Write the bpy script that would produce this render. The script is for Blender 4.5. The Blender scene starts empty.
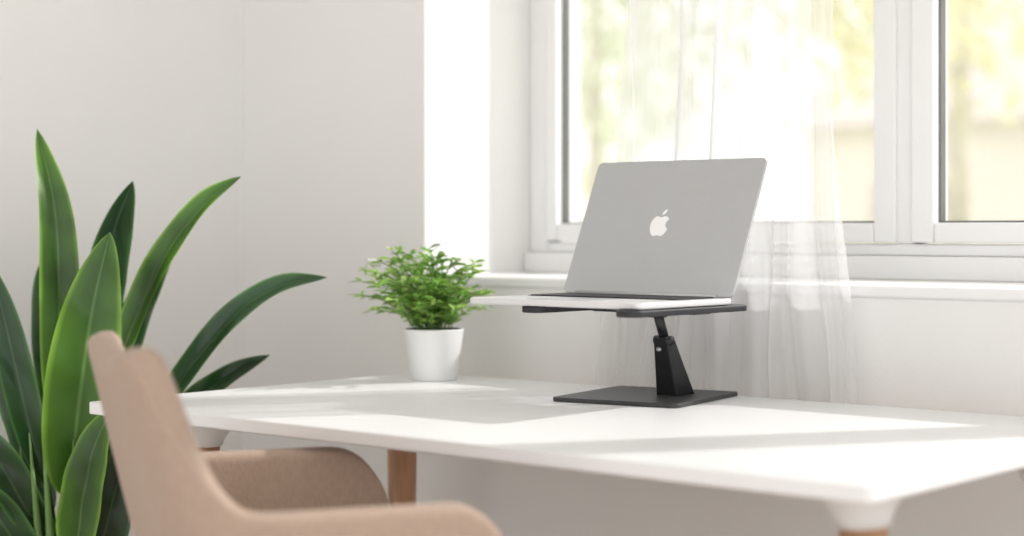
import bpy, bmesh, math, random
from mathutils import Vector, Matrix
random.seed(7)
S = bpy.context.scene
S.view_settings.view_transform = 'Standard'
COL = S.collection

# ------------------------------------------------------------------ helpers
def link(o):
    COL.objects.link(o); return o

class MB:
    """simple mesh builder with per face material slots and UVs"""
    def __init__(s): s.v=[]; s.f=[]; s.m=[]; s.uv=[]
    def face(s, idx, m=0, uv=None):
        s.f.append(idx); s.m.append(m); s.uv.append(uv)
    def box(s, x0,x1,y0,y1,z0,z1,m=0):
        b=len(s.v)
        for z in (z0,z1):
            s.v += [(x0,y0,z),(x1,y0,z),(x1,y1,z),(x0,y1,z)]
        for q in ((3,2,1,0),(4,5,6,7),(0,1,5,4),(1,2,6,5),(2,3,7,6),(3,0,4,7)):
            s.face([b+i for i in q],m)
    def tube(s, pts, rads, n=16, m=0, cap=True):
        b=len(s.v); P=[Vector(p) for p in pts]
        up=Vector((0,0,1)); prev=None
        for i,p in enumerate(P):
            t=(P[min(i+1,len(P)-1)]-P[max(i-1,0)])
            t = t.normalized() if t.length>1e-9 else Vector((0,0,1))
            a = prev if prev is not None else (Vector((1,0,0)) if abs(t.z)>.9 else up.cross(t))
            a=(a-t*a.dot(t)).normalized(); c=t.cross(a); prev=a
            for k in range(n):
                an=2*math.pi*k/n
                s.v.append(tuple(p+(a*math.cos(an)+c*math.sin(an))*rads[i]))
        for i in range(len(P)-1):
            for k in range(n):
                k2=(k+1)%n
                s.face([b+i*n+k,b+i*n+k2,b+(i+1)*n+k2,b+(i+1)*n+k],m)
        if cap:
            s.face([b+k for k in range(n)][::-1],m)
            s.face([b+(len(P)-1)*n+k for k in range(n)],m)
    def prism(s, outline, z0, z1, m=0, M=None):
        b=len(s.v); n=len(outline)
        for z in (z0,z1):
            for (x,y) in outline:
                p=Vector((x,y,z)); 
                if M is not None: p=M@p
                s.v.append(tuple(p))
        s.face([b+i for i in range(n)][::-1],m); s.face([b+n+i for i in range(n)],m)
        for i in range(n):
            j=(i+1)%n; s.face([b+i,b+j,b+n+j,b+n+i],m)
    def build(s,name,mats,smooth=False,parent=None,bevel=0,seg=2,loc=None):
        me=bpy.data.meshes.new(name); me.from_pydata(s.v,[],s.f)
        for m in mats: me.materials.append(m)
        for p,mi in zip(me.polygons,s.m): p.material_index=mi; p.use_smooth=smooth
        if any(u is not None for u in s.uv):
            L=me.uv_layers.new(name='UVMap')
            for p,u in zip(me.polygons,s.uv):
                if u:
                    for li,uvv in zip(p.loop_indices,u): L.data[li].uv=uvv
        me.update()
        o=link(bpy.data.objects.new(name,me))
        if bevel:
            bm=o.modifiers.new('bev','BEVEL'); bm.width=bevel; bm.segments=seg; bm.limit_method='ANGLE'; bm.angle_limit=math.radians(40)
            for p in me.polygons: p.use_smooth=True
            w=o.modifiers.new('wn','WEIGHTED_NORMAL'); w.keep_sharp=True
        if parent: o.parent=parent
        if loc: o.location=loc
        return o

def rrect(x0,x1,y0,y1,r,n=6):
    out=[]
    for cx,cy,a0 in ((x1-r,y1-r,0),(x0+r,y1-r,90),(x0+r,y0+r,180),(x1-r,y0+r,270)):
        for k in range(n+1):
            a=math.radians(a0+90*k/n); out.append((cx+r*math.cos(a),cy+r*math.sin(a)))
    return out

def empty(name,loc=(0,0,0),rz=0):
    e=bpy.data.objects.new(name,None); e.empty_display_size=.1; e.location=loc; e.rotation_euler=(0,0,rz); return link(e)

def sstep(x,a,b):
    t=max(0,min(1,(x-a)/(b-a))); return t*t*(3-2*t)

# ------------------------------------------------------------------ materials
def mat(name,col,rough=.5,metal=0,noise=0,nscale=8,bump=0,bscale=200,spec=.5,sheen=0,stretch=None):
    m=bpy.data.materials.new(name); m.use_nodes=True
    nt=m.node_tree; p=nt.nodes['Principled BSDF']
    p.inputs['Roughness'].default_value=rough; p.inputs['Metallic'].default_value=metal
    p.inputs['Specular IOR Level'].default_value=spec
    p.inputs['Base Color'].default_value=(*col,1)
    if sheen: p.inputs['Sheen Weight'].default_value=sheen
    tc=nt.nodes.new('ShaderNodeTexCoord'); src=tc.outputs['Object']
    if stretch:
        mp=nt.nodes.new('ShaderNodeMapping'); mp.inputs['Scale'].default_value=stretch
        nt.links.new(src,mp.inputs['Vector']); src=mp.outputs['Vector']
    if noise:
        n=nt.nodes.new('ShaderNodeTexNoise'); n.inputs['Scale'].default_value=nscale; n.inputs['Detail'].default_value=5
        nt.links.new(src,n.inputs['Vector'])
        r=nt.nodes.new('ShaderNodeValToRGB')
        r.color_ramp.elements[0].position=.3; r.color_ramp.elements[1].position=.7
        r.color_ramp.elements[0].color=(*[c*(1-noise) for c in col],1)
        r.color_ramp.elements[1].color=(*[min(1,c*(1+noise)) for c in col],1)
        nt.links.new(n.outputs['Fac'],r.inputs['Fac']); nt.links.new(r.outputs['Color'],p.inputs['Base Color'])
    if bump:
        n=nt.nodes.new('ShaderNodeTexNoise'); n.inputs['Scale'].default_value=bscale; n.inputs['Detail'].default_value=3
        nt.links.new(src,n.inputs['Vector'])
        b=nt.nodes.new('ShaderNodeBump'); b.inputs['Strength'].default_value=bump; b.inputs['Distance'].default_value=.002
        nt.links.new(n.outputs['Fac'],b.inputs['Height']); nt.links.new(b.outputs['Normal'],p.inputs['Normal'])
    return m

M_wall=mat('plaster_wall',(.845,.835,.825),.85,noise=.012,nscale=3,bump=.15,bscale=120,spec=.2)
M_ceil=mat('ceiling_paint',(.90,.895,.89),.9,noise=.01)
M_floor=mat('floor_oak',(.58,.48,.40),.45,noise=.12,nscale=5,stretch=(1,8,1))
M_trim=mat('white_lacquer',(.86,.86,.86),.45,noise=.01)
M_gasket=mat('rubber_gasket',(.14,.14,.14),.5,noise=.1)
M_desk=mat('desk_laminate',(.83,.83,.835),.38,noise=.008,nscale=6,spec=.4)
M_deskmetal=mat('white_steel',(.78,.78,.78),.4,noise=.01)
M_wood=mat('leg_beech',(.47,.26,.145),.5,noise=.2,nscale=14,stretch=(6,6,.6))
M_fab=mat('chair_fabric',(.425,.318,.25),.95,noise=.07,nscale=260,bump=.6,bscale=420,spec=.15,sheen=.15,stretch=(1,1,.35))
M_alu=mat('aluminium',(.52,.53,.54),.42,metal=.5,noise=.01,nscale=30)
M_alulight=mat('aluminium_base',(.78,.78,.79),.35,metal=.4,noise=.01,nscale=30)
M_key=mat('key_black',(.025,.025,.03),.5,noise=.1)
M_emb=mat('emblem_white',(.97,.97,.97),.3,noise=.005)
M_black=mat('stand_black',(.03,.03,.033),.4,metal=.3,noise=.1,nscale=40)
M_blackplate=mat('stand_plate',(.05,.05,.052),.42,metal=.3,noise=.08,nscale=40)
M_pot=mat('ceramic_white',(.85,.85,.85),.35,noise=.01)
M_soil=mat('soil',(.05,.035,.025),.95,noise=.5,nscale=60,bump=1,bscale=80)
M_bark=mat('bark',(.58,.54,.46),.9,noise=.2)
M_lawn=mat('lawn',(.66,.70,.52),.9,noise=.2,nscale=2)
M_house=mat('house_stucco',(.86,.79,.75),.9,noise=.05,nscale=1)  # outdoor wall colour paled, overexposed daylight put into the albedo
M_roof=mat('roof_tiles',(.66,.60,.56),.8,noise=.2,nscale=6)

def leafmat(name,c1,c2,rib,transl=.25,rough=.35,nscale=6,edge=1.6,var=.5):
    m=bpy.data.materials.new(name); m.use_nodes=True; nt=m.node_tree; N=nt.nodes; L=nt.links
    p=N['Principled BSDF']; out=N['Material Output']; p.inputs['Roughness'].default_value=rough
    uv=N.new('ShaderNodeTexCoord'); sx=N.new('ShaderNodeSeparateXYZ'); L.new(uv.outputs['UV'],sx.inputs[0])
    d=N.new('ShaderNodeMath'); d.operation='SUBTRACT'; d.inputs[1].default_value=.5; L.new(sx.outputs['X'],d.inputs[0])
    a=N.new('ShaderNodeMath'); a.operation='ABSOLUTE'; L.new(d.outputs[0],a.inputs[0])
    r=N.new('ShaderNodeValToRGB'); e=r.color_ramp.elements
    e[0].position=.0; e[0].color=(*rib,1); e[1].position=.04; e[1].color=(*c1,1)
    x=e.new(.40); x.color=(*c2,1); x=e.new(.5); x.color=(min(1,c2[0]*edge*1.3),min(1,c2[1]*edge),min(1,c2[2]*edge),1)
    L.new(a.outputs[0],r.inputs['Fac'])
    n=N.new('ShaderNodeTexNoise'); n.inputs['Scale'].default_value=nscale; L.new(uv.outputs['Object'],n.inputs['Vector'])
    mr=N.new('ShaderNodeMapRange'); mr.inputs[1].default_value=.3; mr.inputs[2].default_value=.7; mr.inputs[3].default_value=1-var; mr.inputs[4].default_value=1+var; L.new(n.outputs['Fac'],mr.inputs[0])
    mx=N.new('ShaderNodeVectorMath'); mx.operation='SCALE'; L.new(r.outputs['Color'],mx.inputs[0]); L.new(mr.outputs[0],mx.inputs['Scale'])
    L.new(mx.outputs[0],p.inputs['Base Color'])
    t=N.new('ShaderNodeBsdfTranslucent'); L.new(mx.outputs[0],t.inputs['Color'])
    ms=N.new('ShaderNodeMixShader'); ms.inputs[0].default_value=transl
    L.new(p.outputs[0],ms.inputs[1]); L.new(t.outputs[0],ms.inputs[2]); L.new(ms.outputs[0],out.inputs['Surface'])
    return m
M_leafA=leafmat('leaf_dark',(.012,.043,.014),(.022,.072,.018),(.05,.12,.035),.15,.28,7,2.8)
M_leafB=leafmat('leaf_mid',(.040,.115,.015),(.075,.185,.022),(.12,.24,.06),.25,.28,7,2.6)
M_stem=mat('stem_green',(.13,.24,.06),.5,noise=.2)
M_herb1=leafmat('herb_leaf',(.15,.34,.045),(.20,.42,.07),(.3,.5,.15),.35,.45,30)
M_herb2=leafmat('herb_leaf_pale',(.28,.47,.10),(.35,.54,.14),(.4,.6,.2),.35,.45,30)
M_petal=mat('petal_white',(.85,.85,.80),.6,noise=.02)
M_tree1=leafmat('tree_leaf',(.72,.76,.64),(.75,.79,.67),(.77,.80,.7),.5,.7,.4,1.05,.12)  # washed-out green: the garden's overexposure is put into the leaf colour
M_tree2=leafmat('tree_leaf_gold',(.78,.76,.55),(.80,.78,.58),(.80,.78,.6),.5,.7,.4,1.05,.12)  # yellow-green foliage, likewise bleached in the albedo to look overexposed

# glass
M_glass=bpy.data.materials.new('window_glass'); M_glass.use_nodes=True
nt=M_glass.node_tree; nt.nodes.clear()
o_=nt.nodes.new('ShaderNodeOutputMaterial'); tr=nt.nodes.new('ShaderNodeBsdfTransparent'); gl=nt.nodes.new('ShaderNodeBsdfGlossy')
gl.inputs['Roughness'].default_value=.02; mx=nt.nodes.new('ShaderNodeMixShader'); mx.inputs[0].default_value=.05
nt.links.new(tr.outputs[0],mx.inputs[1]); nt.links.new(gl.outputs[0],mx.inputs[2]); nt.links.new(mx.outputs[0],o_.inputs['Surface'])
# sheer
M_sheer=bpy.data.materials.new('sheer_voile'); M_sheer.use_nodes=True
nt=M_sheer.node_tree; nt.nodes.clear(); N=nt.nodes; L=nt.links
o_=N.new('ShaderNodeOutputMaterial'); tr=N.new('ShaderNodeBsdfTransparent'); tl=N.new('ShaderNodeBsdfTranslucent'); df=N.new('ShaderNodeBsdfDiffuse')
tl.inputs['Color'].default_value=(.86,.86,.86,1); df.inputs['Color'].default_value=(.90,.90,.90,1)
m1=N.new('ShaderNodeMixShader'); m1.inputs[0].default_value=.5; L.new(tl.outputs[0],m1.inputs[1]); L.new(df.outputs[0],m1.inputs[2])
tc=N.new('ShaderNodeTexCoord'); mp=N.new('ShaderNodeMapping'); mp.inputs['Scale'].default_value=(10,.9,1)
ns=N.new('ShaderNodeTexNoise'); ns.inputs['Scale'].default_value=1.0; ns.inputs['Detail'].default_value=3
L.new(tc.outputs['UV'],mp.inputs[0]); L.new(mp.outputs[0],ns.inputs['Vector'])
mr=N.new('ShaderNodeMapRange'); mr.inputs[1].default_value=.3; mr.inputs[2].default_value=.7; mr.inputs[3].default_value=.32; mr.inputs[4].default_value=.76
L.new(ns.outputs['Fac'],mr.inputs[0])
m2=N.new('ShaderNodeMixShader'); L.new(mr.outputs[0],m2.inputs[0]); L.new(tr.outputs[0],m2.inputs[1]); L.new(m1.outputs[0],m2.inputs[2]); L.new(m2.outputs[0],o_.inputs['Surface'])

# ------------------------------------------------------------------ room shell
XL=-2.93; YW=2.5; NX0=-2.38; NX1=.24; SILL=.935; YWIN=2.834; TOP=2.25; H=2.7; XR=1.6
w=MB()
w.box(XL-.15,NX0,YW,YW+.5,0,H)
w.box(NX0,NX1,YW,YW+.5,0,SILL-.02)
w.box(NX0,NX1,YW,YW+.5,TOP,H)
w.box(NX1,XR,YW,YW+.5,0,H)
w.build('wall_back',[M_wall])
w=MB(); w.box(XL-.15,XL,-1.6,YW,0,H); w.build('wall_left',[M_wall])
w=MB(); w.box(XL-.15,XR,-1.6,YW+.5,-.1,0); w.build('floor',[M_floor])
w=MB(); w.box(XL-.15,XR,-1.6,YW+.5,H,H+.1); w.build('ceiling',[M_ceil])
w=MB(); w.box(XL+.015,XR,YW-.015,YW,0,.09); w.build('baseboard_back',[M_trim],bevel=.003)
w=MB(); w.box(XL,XL+.015,-1.6,YW,0,.09); w.build('baseboard_left',[M_trim],bevel=.003)
w=MB(); w.box(NX0,NX1,YW-.006,YWIN-.03,SILL-.02,SILL); w.build('trim_1',[M_trim],bevel=.006,seg=4)

# window : outer frame + sashes
win=empty('window_1')
f=MB(); y0=YWIN-.01; y1=YWIN+.06
f.box(NX0,NX1,y0-.02,y1,SILL,.978)
f.box(NX0,NX0+.05,y0,y1,.978,TOP); f.box(NX1-.05,NX1,y0,y1,.978,TOP)
f.box(NX0+.05,NX1-.05,y0,y1,TOP-.05,TOP); f.box(NX0+.05,NX1-.05,y0,y1,.978,1.0)
panes=[(-2.301,-1.555),(-1.436,-.706),(-.583,.14)]
for a,b in ((-1.513,-1.478),(-.664,-.625)):
    f.box(a,b,y0,y1,1.0,TOP-.05)
f.build('frame',[M_trim],parent=win,bevel=.004)
s_=MB(); g=MB(); gl_=MB()
for a,b in panes:
    t=.044; ys=y0-.008; ye=y1-.02; zb=1.002; zt=TOP-.052; gb=1.038; gt=TOP-.1
    a0=max(a-t,NX0+.051) if a<-2 else a-t; b0=b+t
    s_.box(a0,a,ys,ye,zb,zt); s_.box(b,b0,ys,ye,zb,zt); s_.box(a,b,ys,ye,zb,gb); s_.box(a,b,ys,ye,gt,zt)
    k=.0035; yg=YWIN+.004
    g.box(a,a+k,yg,yg+.02,gb,gt); g.box(b-k,b,yg,yg+.02,gb,gt); g.box(a+k,b-k,yg,yg+.02,gb,gb+k); g.box(a+k,b-k,yg,yg+.02,gt-k,gt)
    gl_.box(a+.002,b-.002,yg+.008,yg+.012,gb+.002,gt-.002)
s_.build('sash',[M_trim],parent=win,bevel=.004)
g.build('gasket',[M_gasket],parent=win)
gl_.build('glass',[M_glass],parent=win)

# curtain
c=MB(); NU=170; NV=90; zt=2.34; zb=.715
def lerp(a,b,t): return a+(b-a)*t
for j in range(NV+1):
    v=j/NV; z=lerp(zt,zb,v)
    fl=max(0,(1.42-z)/.67)**1.5 if z<1.42 else 0
    xl=lerp(-1.855,-1.925,min(1,fl)); xr=lerp(-1.43,-1.375,min(1,fl))
    if z>1.42:
        q=(z-1.42)/.9; xl-=.02*q; xr+=.02*q
    for i in range(NU+1):
        u=i/NU
        uu=u+.035*math.sin(v*5+u*4)+.02*math.sin(u*9+v*3)
        x=lerp(xl,xr,u)+.010*math.sin(uu*34+v*3)*(.5+v)
        y=2.456+.017*math.sin(uu*2*math.pi*5.3)+.009*math.sin(uu*2*math.pi*12+1+v*4)+.008*math.sin(v*26+u*17)*v**3
        c.v.append((x,min(y,2.488),z))
for j in range(NV):
    for i in range(NU):
        a=j*(NU+1)+i; q=[a,a+1,a+NU+2,a+NU+1]
        c.face(q,0,[(i/NU,j/NV),((i+1)/NU,j/NV),((i+1)/NU,(j+1)/NV),(i/NU,(j+1)/NV)])
c.build('sheer_curtain',[M_sheer],smooth=True)
r=MB(); r.tube([(-2.5,2.458,2.352),(.4,2.458,2.352)],[.011,.011],16)
for x in (-2.45,-.95,.35): r.tube([(x,2.458,2.352),(x,2.50,2.352)],[.007,.007],10); r.tube([(x,2.492,2.352),(x,2.50,2.352)],[.025,.025],16)
for x in (-2.5,.4): r.tube([(x-.02,2.458,2.352),(x+.02,2.458,2.352)],[.018,.018],16)
r.build('curtain_rod',[M_trim],smooth=True)

# ------------------------------------------------------------------ desk
desk=empty('desk',(-1.62,2.03,0))
dx0,dx1,dy0,dy1=-2.322+1.62,-.918+1.62,1.655-2.03,2.425-2.03
t=MB(); t.prism(rrect(dx0,dx1,dy0,dy1,.012,5),.731,.75)
t.build('tabletop',[M_desk],parent=desk,bevel=.0015)
fr=MB()
lx0,lx1,ly0,ly1=-2.185+1.62,-1.0+1.62,1.80-2.03,2.31-2.03
fr.box(lx0,lx1,ly0-.012,ly0+.012,.706,.731); fr.box(lx0,lx1,ly1-.012,ly1+.012,.706,.731)
fr.box(lx0-.012,lx0+.012,ly0,ly1,.706,.731); fr.box(lx1-.012,lx1+.012,ly0,ly1,.706,.731)
fr.build('underframe',[M_deskmetal],parent=desk,bevel=.002)
br=MB(); lg=MB()
for x,sx in ((lx0-.02,-1),(lx1-.012,1)):
    for y,sy in ((ly0,-1),(ly1,1)):
        if sx<0 and sy>0: x=-2.252+1.62
        br.tube([(x,y,.731),(x,y,.722),(x+.004*sx,y,.69),(x+.005*sx,y,.678)],[.058,.055,.035,.032],24)
        lg.tube([(x+.005*sx,y,.69),(x+.02*sx,y+.015*sy,0)],[.0285,.019],24)
br.build('leg_brackets',[M_deskmetal],smooth=True,parent=desk)
lg.build('legs',[M_wood],smooth=True,parent=desk)

# ------------------------------------------------------------------ laptop
LX0,LX1,HY,FY,BT=-1.845,-1.503,2.28,2.035,.918
lap=empty('laptop',((LX0+LX1)/2,(HY+FY)/2,.905))
ox,oy,oz=lap.location
hw=(LX1-LX0)/2; hd=(HY-FY)/2; zt=BT-oz
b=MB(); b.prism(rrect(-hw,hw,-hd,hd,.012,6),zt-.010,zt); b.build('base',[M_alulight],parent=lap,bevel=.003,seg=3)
k=MB(); k.prism(rrect(-hw+.022,hw-.022,-hd+.122,hd-.014,.004,3),zt+.0001,zt+.0006,0)
k.build('keyboard_well',[M_key],parent=lap)
ks=MB(); rows=5; cols=14; kx0=-hw+.025; kw=(2*hw-.05)/cols; ky0=-hd+.125; kh=(2*hd-.142)/rows
for rr in range(rows):
    for cc in range(cols):
        if rr==0 and 4<=cc<=8:
            if cc==4: ks.box(kx0+4*kw+.001,kx0+9*kw-.001,ky0+.001,ky0+kh-.001,zt+.0006,zt+.0022)
            continue
        ks.box(kx0+cc*kw+.001,kx0+(cc+1)*kw-.001,ky0+rr*kh+.001,ky0+(rr+1)*kh-.001,zt+.0006,zt+.0022)
ks.build('keys',[M_key],parent=lap,bevel=.0006,seg=1)
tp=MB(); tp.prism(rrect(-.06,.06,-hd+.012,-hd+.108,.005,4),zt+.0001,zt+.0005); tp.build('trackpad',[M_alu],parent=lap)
hg=MB(); hg.tube([(-hw+.03,hd-.004,zt+.002),(hw-.03,hd-.004,zt+.002)],[.004,.004],14); hg.build('hinge',[M_alu],parent=lap,smooth=True)
tilt=math.atan2(.10,.22); LL=.244
Ml=Matrix.Translation((0,hd-.004,zt+.002))@Matrix.Rotation(math.radians(90)-tilt,4,'X')
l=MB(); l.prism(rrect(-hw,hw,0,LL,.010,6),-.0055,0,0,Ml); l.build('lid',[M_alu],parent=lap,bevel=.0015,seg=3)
body=[(0,.62),(.25,.72),(.5,.74),(.72,.62),(.86,.45),(.68,.30),(.58,.08),(.62,-.15),(.76,-.32),(.92,-.4),(.85,-.65),(.65,-.95),(.42,-1.12),(.2,-1.08),(0,-1.02),(-.2,-1.08),(-.42,-1.12),(-.65,-.95),(-.85,-.6),(-.95,-.2),(-.93,.2),(-.8,.5),(-.55,.72),(-.25,.72)]
lf=[(0.02,.85),(.05,1.1),(.22,1.32),(.42,1.4),(.4,1.15),(.25,.93)]
e=MB(); sc=.0195; ex,ey=-.006,LL*.515
for pl in (body,lf):
    e.prism([(ex+x*sc,ey+y*sc) for x,y in pl][::-1],.0002,.0006,0,Ml)
e.build('lid_emblem',[M_emb],parent=lap)

# ------------------------------------------------------------------ laptop stand
st=empty('laptop_stand',(-1.675,2.287,.75))
ox,oy,oz=st.location
def R(x,y,z): return (x-ox,y-oy,z-oz)
bp=MB(); Mb=Matrix.Rotation(math.radians(10),4,'Z'); bp.prism(rrect(-.112,.112,-.125,.118,.012,6),0,.007,0,Mb)
bp.build('base_plate',[M_blackplate],parent=st,bevel=.0015)
tz=.907
pl=MB()
for x,ya in ((-1.722,2.04),(-1.522,2.018)):
    pl.prism([(px-ox,py-oy) for px,py in rrect(x-.022,x+.022,ya,2.325,.018,6)],tz-.010-oz,tz-oz)
pl.build('support_rails',[M_black],parent=st,bevel=.002)
cb=MB()
cb.box(-1.722-ox,-1.522-ox,2.20-oy,2.245-oy,tz-.013-oz,tz-.004-oz)
cb.build('cross_bar',[M_black],parent=st,bevel=.002)
nk=MB()
hub=Vector((-1.612,2.227,tz-.012)); jt=Vector((-1.616,2.25,.855))
nk.tube([R(*jt),R(*hub)],[.008,.008],18)
nk.tube([R(hub.x,hub.y,hub.z-.008),R(hub.x,hub.y,hub.z)],[.015,.017],24)
nk.tube([R(jt.x-.016,jt.y,jt.z-.006),R(jt.x+.016,jt.y,jt.z-.006)],[.0075,.0075],16)
nk.build('tilt_rod',[M_black],parent=st,smooth=True)
wd=MB(); B0=Vector((-1.643,2.318,.756)); 
bl=[(-.019,-.026),(.019,-.026),(.019,.032),(-.019,.032)]; tl_=[(-.013,-.012),(.013,-.012),(.013,.011),(-.013,.011)]
wd.v+=[R(B0.x+a,B0.y+c_,B0.z) for a,c_ in bl]+[R(jt.x+a,jt.y+c_,jt.z) for a,c_ in tl_]
for q in ((3,2,1,0),(4,5,6,7),(0,1,5,4),(1,2,6,5),(2,3,7,6),(3,0,4,7)): wd.face(list(q))
wd.build('lower_arm',[M_black],parent=st,bevel=.003)
bd=MB(); q=Vector((-1.621,2.259-.017,.835)); bd.tube([R(q.x,q.y-.001,q.z),R(q.x,q.y+.004,q.z)],[.0035,.0035],16); bd.build('bolt',[M_alu],parent=st,smooth=True)

# ------------------------------------------------------------------ potted herb
hp=empty('potted_herb',(-2.178,2.313,.75))
p=MB(); p.tube([(0,0,0),(0,0,.003),(0,0,.092),(0,0,.094),(0,0,.094),(0,0,.078)],[.040,.042,.0545,.0545,.051,.048],48)
p.build('pot',[M_pot],parent=hp,smooth=False)
for po in bpy.data.objects['pot'].data.polygons: po.use_smooth = len(po.vertices)==4
so=MB(); so.tube([(0,0,.072),(0,0,.082)],[.0465,.0465],32); so.build('soil',[M_soil],parent=hp)
hb=MB()
def small_leaf(mb,pos,dirv,L_,W_,m):
    d=dirv.normalized(); s=d.cross(Vector((0,0,1))); 
    if s.length<.1: s=Vector((1,0,0))
    s.normalize(); s=(Matrix.Rotation(random.uniform(-.9,.9),3,d)@s); n=s.cross(d)
    b=len(mb.v); prof=((0,.1),(.3,.85),(.6,.95),(.85,.5),(1,.02))
    for t_,w_ in prof:
        cp=pos+d*L_*t_+Vector((0,0,-.25*L_*t_*t_))
        for j in (-1,0,1): mb.v.append(tuple(cp+s*(W_*.5*w_*j)+n*(abs(j)*W_*.12*w_)))
    for i in range(4):
        for j in range(2):
            a=b+i*3+j; mb.face([a,a+1,a+4,a+3],m,[(j/2,i/4),((j+1)/2,i/4),((j+1)/2,(i+1)/4),(j/2,(i+1)/4)])
rv=Vector((.758,.652,0)); dv=Vector((-.652,.758,0))
for si in range(80):
    an=random.uniform(0,2*math.pi); r0=random.uniform(0,.035); sp=random.uniform(.1,1)**.7
    reach=.130*sp*random.uniform(.8,1.15)
    top=Vector((reach*math.cos(an),reach*math.sin(an),.10+random.uniform(.03,.145)*(1.12-.40*sp)))
    top-=rv*.016
    top.y=min(top.y,.105)
    p0=Vector((r0*math.cos(an),r0*math.sin(an),.08)); p1=Vector((p0.x*1.5,p0.y*1.5,p0.z+(top.z-.08)*.85))
    pts=[p0.lerp(p1,t_/8).lerp(p1.lerp(top,t_/8),t_/8) for t_ in range(9)]
    hb.tube(pts,[.0010]*9,5,2,cap=False)
    for i in range(2,9):
        for k_ in range(3):
            d=(pts[i]-pts[i-1]).normalized()
            a2=random.uniform(0,6.28); side=Vector((math.cos(a2),math.sin(a2),random.uniform(-.15,.6)))
            small_leaf(hb,pts[i],d*.5+side,random.uniform(.016,.033),random.uniform(.006,.0105),0 if random.random()<.5 else 1)
hb.build('foliage',[M_herb1,M_herb2,M_stem],parent=hp,smooth=True)
fl_=MB()
for c0 in (-rv*.125+Vector((0,0,.205)),-rv*.118+Vector((0,0,.218)),-rv*.108+Vector((0,0,.208))):
    for k_ in range(6):
        a2=k_*1.047; small_leaf(fl_,c0,Vector((math.cos(a2),math.sin(a2),.4)),.015,.009,0)
    fl_.tube([c0,-rv*.07+Vector((0,0,.16)),Vector((-.02,-.02,.085))],[.001]*3,5)
fl_.build('blossoms',[M_petal],parent=hp,smooth=True)

# ------------------------------------------------------------------ big floor plant
PX,PY=-2.60,1.83
bigp=empty('potted_floor_plant',(PX,PY,0))
pt=MB(); pt.tube([(0,0,0),(0,0,.01),(0,0,.33),(0,0,.34),(0,0,.34),(0,0,.30)],[.11,.115,.15,.15,.138,.135],48)
pt.build('planter',[M_pot],parent=bigp,smooth=True,bevel=.003)
so=MB(); so.tube([(0,0,.29),(0,0,.31)],[.135,.135],32); so.build('planter_soil',[M_soil],parent=bigp)
def catmull(P,n):
    Q=[P[0]*2-P[1]]+P+[P[-1]*2-P[-2]]; out=[]
    segs=len(P)-1
    for k in range(n+1):
        x=k/n*segs; i=min(int(x),segs-1); t_=x-i
        a,b_,c_,d_=Q[i],Q[i+1],Q[i+2],Q[i+3]
        out.append(.5*((2*b_)+(c_-a)*t_+(2*a-5*b_+4*c_-d_)*t_*t_+(3*b_-a-3*c_+d_)*t_**3))
    return out
def big_leaf(mb,pts,wmax,start,tw=0,m=0,fold=.25):
    P=[rv*a+dv*b_+Vector((0,0,z)) for a,b_,z in pts]; n=40; C=catmull(P,n)
    b0=len(mb.v); K=8
    for i,cp in enumerate(C):
        t_=(C[min(i+1,n)]-C[max(i-1,0)]).normalized()
        s=dv.cross(t_); s.normalize(); s=Matrix.Rotation(math.radians(tw),3,t_)@s; nn=s.cross(t_)
        q=(i/n-start)/(1-start)
        w_=.5*wmax*((q**.55)*(max(0,1-q)**.75)/.4125) if q>0 else 0
        w_=max(w_,.006*(1-i/n)+.0004)
        for j in range(K+1):
            u=j/K*2-1
            wav=.05*w_*math.sin(i*.8+j*.9)
            mb.v.append(tuple(cp+s*w_*u+nn*(fold*w_*abs(u)**1.2+wav)))
    for i in range(n):
        for j in range(K):
            a=b0+i*(K+1)+j
            mb.face([a,a+1,a+K+2,a+K+1],m,[(j/K,i/n),((j+1)/K,i/n),((j+1)/K,(i+1)/n),(j/K,(i+1)/n)])
def A(px): return (px-80)*.0018
def Z(py): return 1.025-(py-230)*.0018
def pth(*ps): return [(A(x),b_,Z(y)) for x,y,b_ in ps]
bl=MB()
big_leaf(bl,[(0,0,.3)]+pth((72,500,0),(66,400,-.02),(68,300,-.03),(64,210,-.03),(42,130,0)),.070,.32,20,1,.45)
big_leaf(bl,[(.01,-.03,.3)]+pth((80,520,-.05),(90,450,-.09),(102,370,-.11),(114,300,-.12),(127,232,-.10)),.122,.28,12,1,.22)
big_leaf(bl,[(0,.03,.3)]+pth((88,480,.03),(92,380,.05),(98,290,.06),(112,230,.05),(133,181,.03)),.076,.35,30,0,.4)
big_leaf(bl,[(.03,0,.3)]+pth((95,500,0),(108,420,0),(130,340,.01),(165,260,.02),(205,205,.02),(244,177,.0)),.062,.30,-35,1,.4)
big_leaf(bl,[(.04,.0,.3)]+pth((108,520,.0),(140,450,.02),(180,383,.03),(232,318,.04),(280,286,.03),(329,277,.0)),.055,.30,-35,0,.35)
big_leaf(bl,[(.04,.04,.3)]+pth((115,520,.05),(150,450,.08),(185,408,.10),(225,378,.10),(266,357,.08)),.050,.30,-25,0,.35)
big_leaf(bl,[(-.02,.03,.3)]+pth((60,500,.08),(50,430,.11),(42,360,.12),(38,290,.11),(50,232,.09)),.08,.25,-15,0)
big_leaf(bl,[(.02,.04,.3)]+pth((100,480,.06),(108,400,.09),(120,330,.11),(140,285,.11),(170,238,.10)),.06,.3,25,0)
big_leaf(bl,[(-.03,0,.3)]+pth((60,510,-.02),(45,440,-.04),(30,370,-.05),(16,310,-.05),(-2,255,-.04)),.060,.28,15,0)
big_leaf(bl,[(-.03,.02,.3)]+pth((58,520,-.01),(44,470,.0),(24,410,.02),(5,370,.03),(-25,335,.03)),.075,.22,-10,0)
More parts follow.
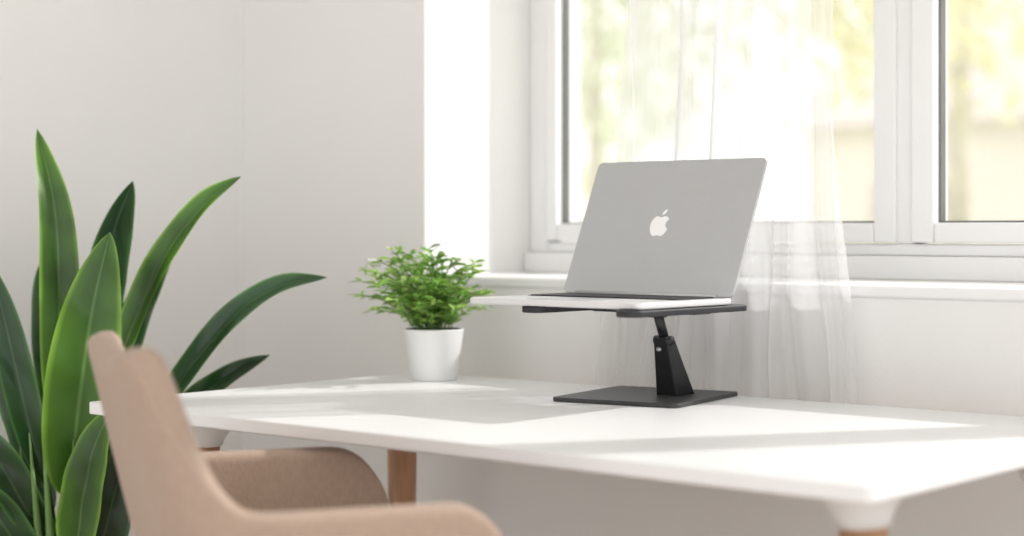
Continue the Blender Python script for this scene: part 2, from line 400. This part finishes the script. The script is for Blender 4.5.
big_leaf(bl,[(-.04,-.03,.3)]+pth((62,535,-.05),(44,500,-.08),(22,455,-.1),(-5,425,-.11),(-40,405,-.11)),.07,.2,20,0)
big_leaf(bl,[(-.05,.0,.3)]+pth((60,560,-.04),(40,540,-.08),(15,500,-.1),(-10,480,-.12),(-40,470,-.13)),.08,.2,10,0)
big_leaf(bl,[(.02,-.05,.3)]+pth((90,560,-.08),(98,520,-.11),(108,470,-.13),(118,430,-.13),(134,395,-.11)),.08,.15,-15,1)
big_leaf(bl,[(.03,-.02,.3)]+pth((100,560,-.04),(115,530,-.06),(128,480,-.06),(145,440,-.05),(160,418,-.04)),.08,.15,20,0)
big_leaf(bl,[(.0,.05,.3)]+pth((75,520,.07),(80,450,.10),(70,390,.12),(60,340,.13),(62,290,.12)),.10,.2,5,0)
big_leaf(bl,[(.0,.06,.3)]+pth((85,560,.09),(92,520,.12),(88,470,.14),(80,420,.15),(85,375,.14)),.10,.15,15,0)
bl.build('leaves',[M_leafA,M_leafB],parent=bigp,smooth=True)
sm=MB()
for a_,b_,x1,y1 in ((-.03,-.06,48,425),(-.01,-.07,62,415),(.01,-.07,92,430),(.03,-.06,108,440),(.0,-.05,78,420),(-.045,-.04,36,440)):
    sm.tube([rv*a_+dv*b_+Vector((0,0,.3)),rv*((a_+A(x1))/2)+dv*(b_-.02)+Vector((0,0,(Z(y1)+.3)/2)),rv*A(x1)+dv*(b_-.03)+Vector((0,0,Z(y1)))],[.010,.0075,.001],10)
sm.build('stems',[M_stem],parent=bigp,smooth=True)

# ------------------------------------------------------------------ armchair
ch=empty('armchair',(-1.737,1.274,0),math.radians(-29.2))
sh=MB(); NT=100; NM=20
for i in range(NT+1):
    t_=i/NT*2-1; at=abs(t_); sg=1 if t_>=0 else -1
    if at<.62:
        ph=(at/.62)**1.6*math.pi/2; wx=.27*math.sin(ph)**.5; s0=.11+.10*(1-math.cos(ph)**.5)
    else:
        q=(at-.62)/.38; wx=.27-.012*q*q; s0=.21+.235*q
    zt_=.720+(.899-.720)*(1-sstep(at,.37,.56))-.024*(1-sstep(at,0,.30))
    if at>.84:
        q=(at-.84)/.16; zt_-=.20*(1-math.sqrt(max(0,1-q*q)))
    bw=1-sstep(at,.45,.75)
    for j in range(NM+1):
        z=.40+(zt_-.40)*(j/NM)
        s=s0-.25*max(0,z-.45)*bw
        x=wx*(1-.14*sstep(z,.70,.88))
        sh.v.append((sg*x,s,z))
for i in range(NT):
    for j in range(NM):
        a=i*(NM+1)+j; sh.face([a,a+NM+1,a+NM+2,a+1])
o=sh.build('shell',[M_fab],smooth=True,parent=ch)
sm_=o.modifiers.new('sm','SMOOTH'); sm_.iterations=3
so_=o.modifiers.new('sol','SOLIDIFY'); so_.thickness=.040; so_.offset=0
sb=o.modifiers.new('sub','SUBSURF'); sb.levels=1; sb.render_levels=1
se=MB(); se.prism(rrect(-.245,.245,.15,.56,.09,8),.39,.47); se.build('seat',[M_fab],parent=ch,bevel=.025,seg=5)
ul=MB(); ul.prism(rrect(-.22,.22,.14,.52,.08,8),.365,.395); ul.build('seat_frame',[M_wood],parent=ch,bevel=.004)
cl=MB()
for sx in (-1,1):
    cl.tube([(sx*.18,.47,.37),(sx*.24,.54,0)],[.019,.012],18); cl.tube([(sx*.18,.19,.37),(sx*.23,.10,0)],[.019,.012],18)
cl.build('legs_wood',[M_wood],parent=ch,smooth=True)

# ------------------------------------------------------------------ outside
g=MB(); g.box(-40,30,3.2,60,-.8,-.62); g.build('garden_lawn',[M_lawn])
hs=empty('neighbour_house',(-7.5,19,-.6))
h=MB(); h.box(-4,6,0,6,0,2.9); h.build('house_walls',[M_house],parent=hs)
h=MB(); 
h.v+=[(-4.3,-.3,2.9),(6.3,-.3,2.9),(6.3,6.3,2.9),(-4.3,6.3,2.9),(-4.3,3,4.8),(6.3,3,4.8)]
for q in ((0,1,5,4),(2,3,4,5),(1,2,5),(3,0,4),(3,2,1,0)): h.face(list(q))
h.build('house_roof',[M_roof],parent=hs)
h=MB()
for x in (-2.5,.5,3.5): h.box(x-.5,x+.5,-.03,.02,1.0,2.2)
h.build('house_windows',[M_roof],parent=hs)
def tree(x,y,zc,rx,rz,n,m,ls=.16):
    e=empty('garden_tree',(x,y,-.6))
    tk=MB(); tk.tube([(0,0,0),(.05,0,zc+.4),(.02,.05,zc+.9)],[.09,.05,.03],12); tk.build('trunk',[M_bark],parent=e,smooth=True)
    b=MB()
    for _ in range(n):
        while True:
            v=Vector((random.uniform(-1,1),random.uniform(-1,1),random.uniform(-1,1)))
            if .25<v.length<1: break
        ps=Vector((v.x*rx,v.y*rx,zc+.6+v.z*rz))
        small_leaf(b,ps,Vector((random.uniform(-1,1),random.uniform(-1,1),random.uniform(-1,.6))),ls*random.uniform(.7,1.4),ls*.6,0)
    b.build('crown',[m],parent=e,smooth=True)
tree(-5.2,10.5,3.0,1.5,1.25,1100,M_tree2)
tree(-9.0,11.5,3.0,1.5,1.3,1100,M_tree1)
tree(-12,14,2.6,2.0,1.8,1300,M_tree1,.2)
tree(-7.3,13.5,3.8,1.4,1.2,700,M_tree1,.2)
hd_=MB()
for _ in range(2600):
    small_leaf(hd_,Vector((random.uniform(-11,-2),9+random.uniform(0,.8),random.uniform(-.45,.9))),Vector((random.uniform(-1,1),random.uniform(-1,.2),random.uniform(.1,1))),.16,.1,0)
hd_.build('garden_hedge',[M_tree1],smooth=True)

# ------------------------------------------------------------------ lights
W=bpy.data.worlds.new('World'); S.world=W; W.use_nodes=True
bg=W.node_tree.nodes['Background']; bg.inputs['Color'].default_value=(1,.995,.985,1); bg.inputs['Strength'].default_value=1.62
sn=bpy.data.lights.new('sun','SUN'); sn.energy=3.0; sn.angle=math.radians(1.0); sn.color=(1,.975,.945)
so=link(bpy.data.objects.new('sun',sn))
dirv=Vector((-.44,-.70,-.58)); so.rotation_euler=dirv.to_track_quat('-Z','Y').to_euler(); so.location=(5,8,6)

# ------------------------------------------------------------------ camera
cam=bpy.data.cameras.new('camera'); co=link(bpy.data.objects.new('camera',cam))
cam.sensor_width=36; cam.lens=1730/1024*36; cam.shift_y=-38/1024
co.location=(0,0,1.025); co.rotation_euler=(math.radians(90),0,math.atan2(.652,.758))
cam.dof.use_dof=True; cam.dof.focus_distance=2.78; cam.dof.aperture_fstop=1.8
cam.clip_end=200
S.camera=co
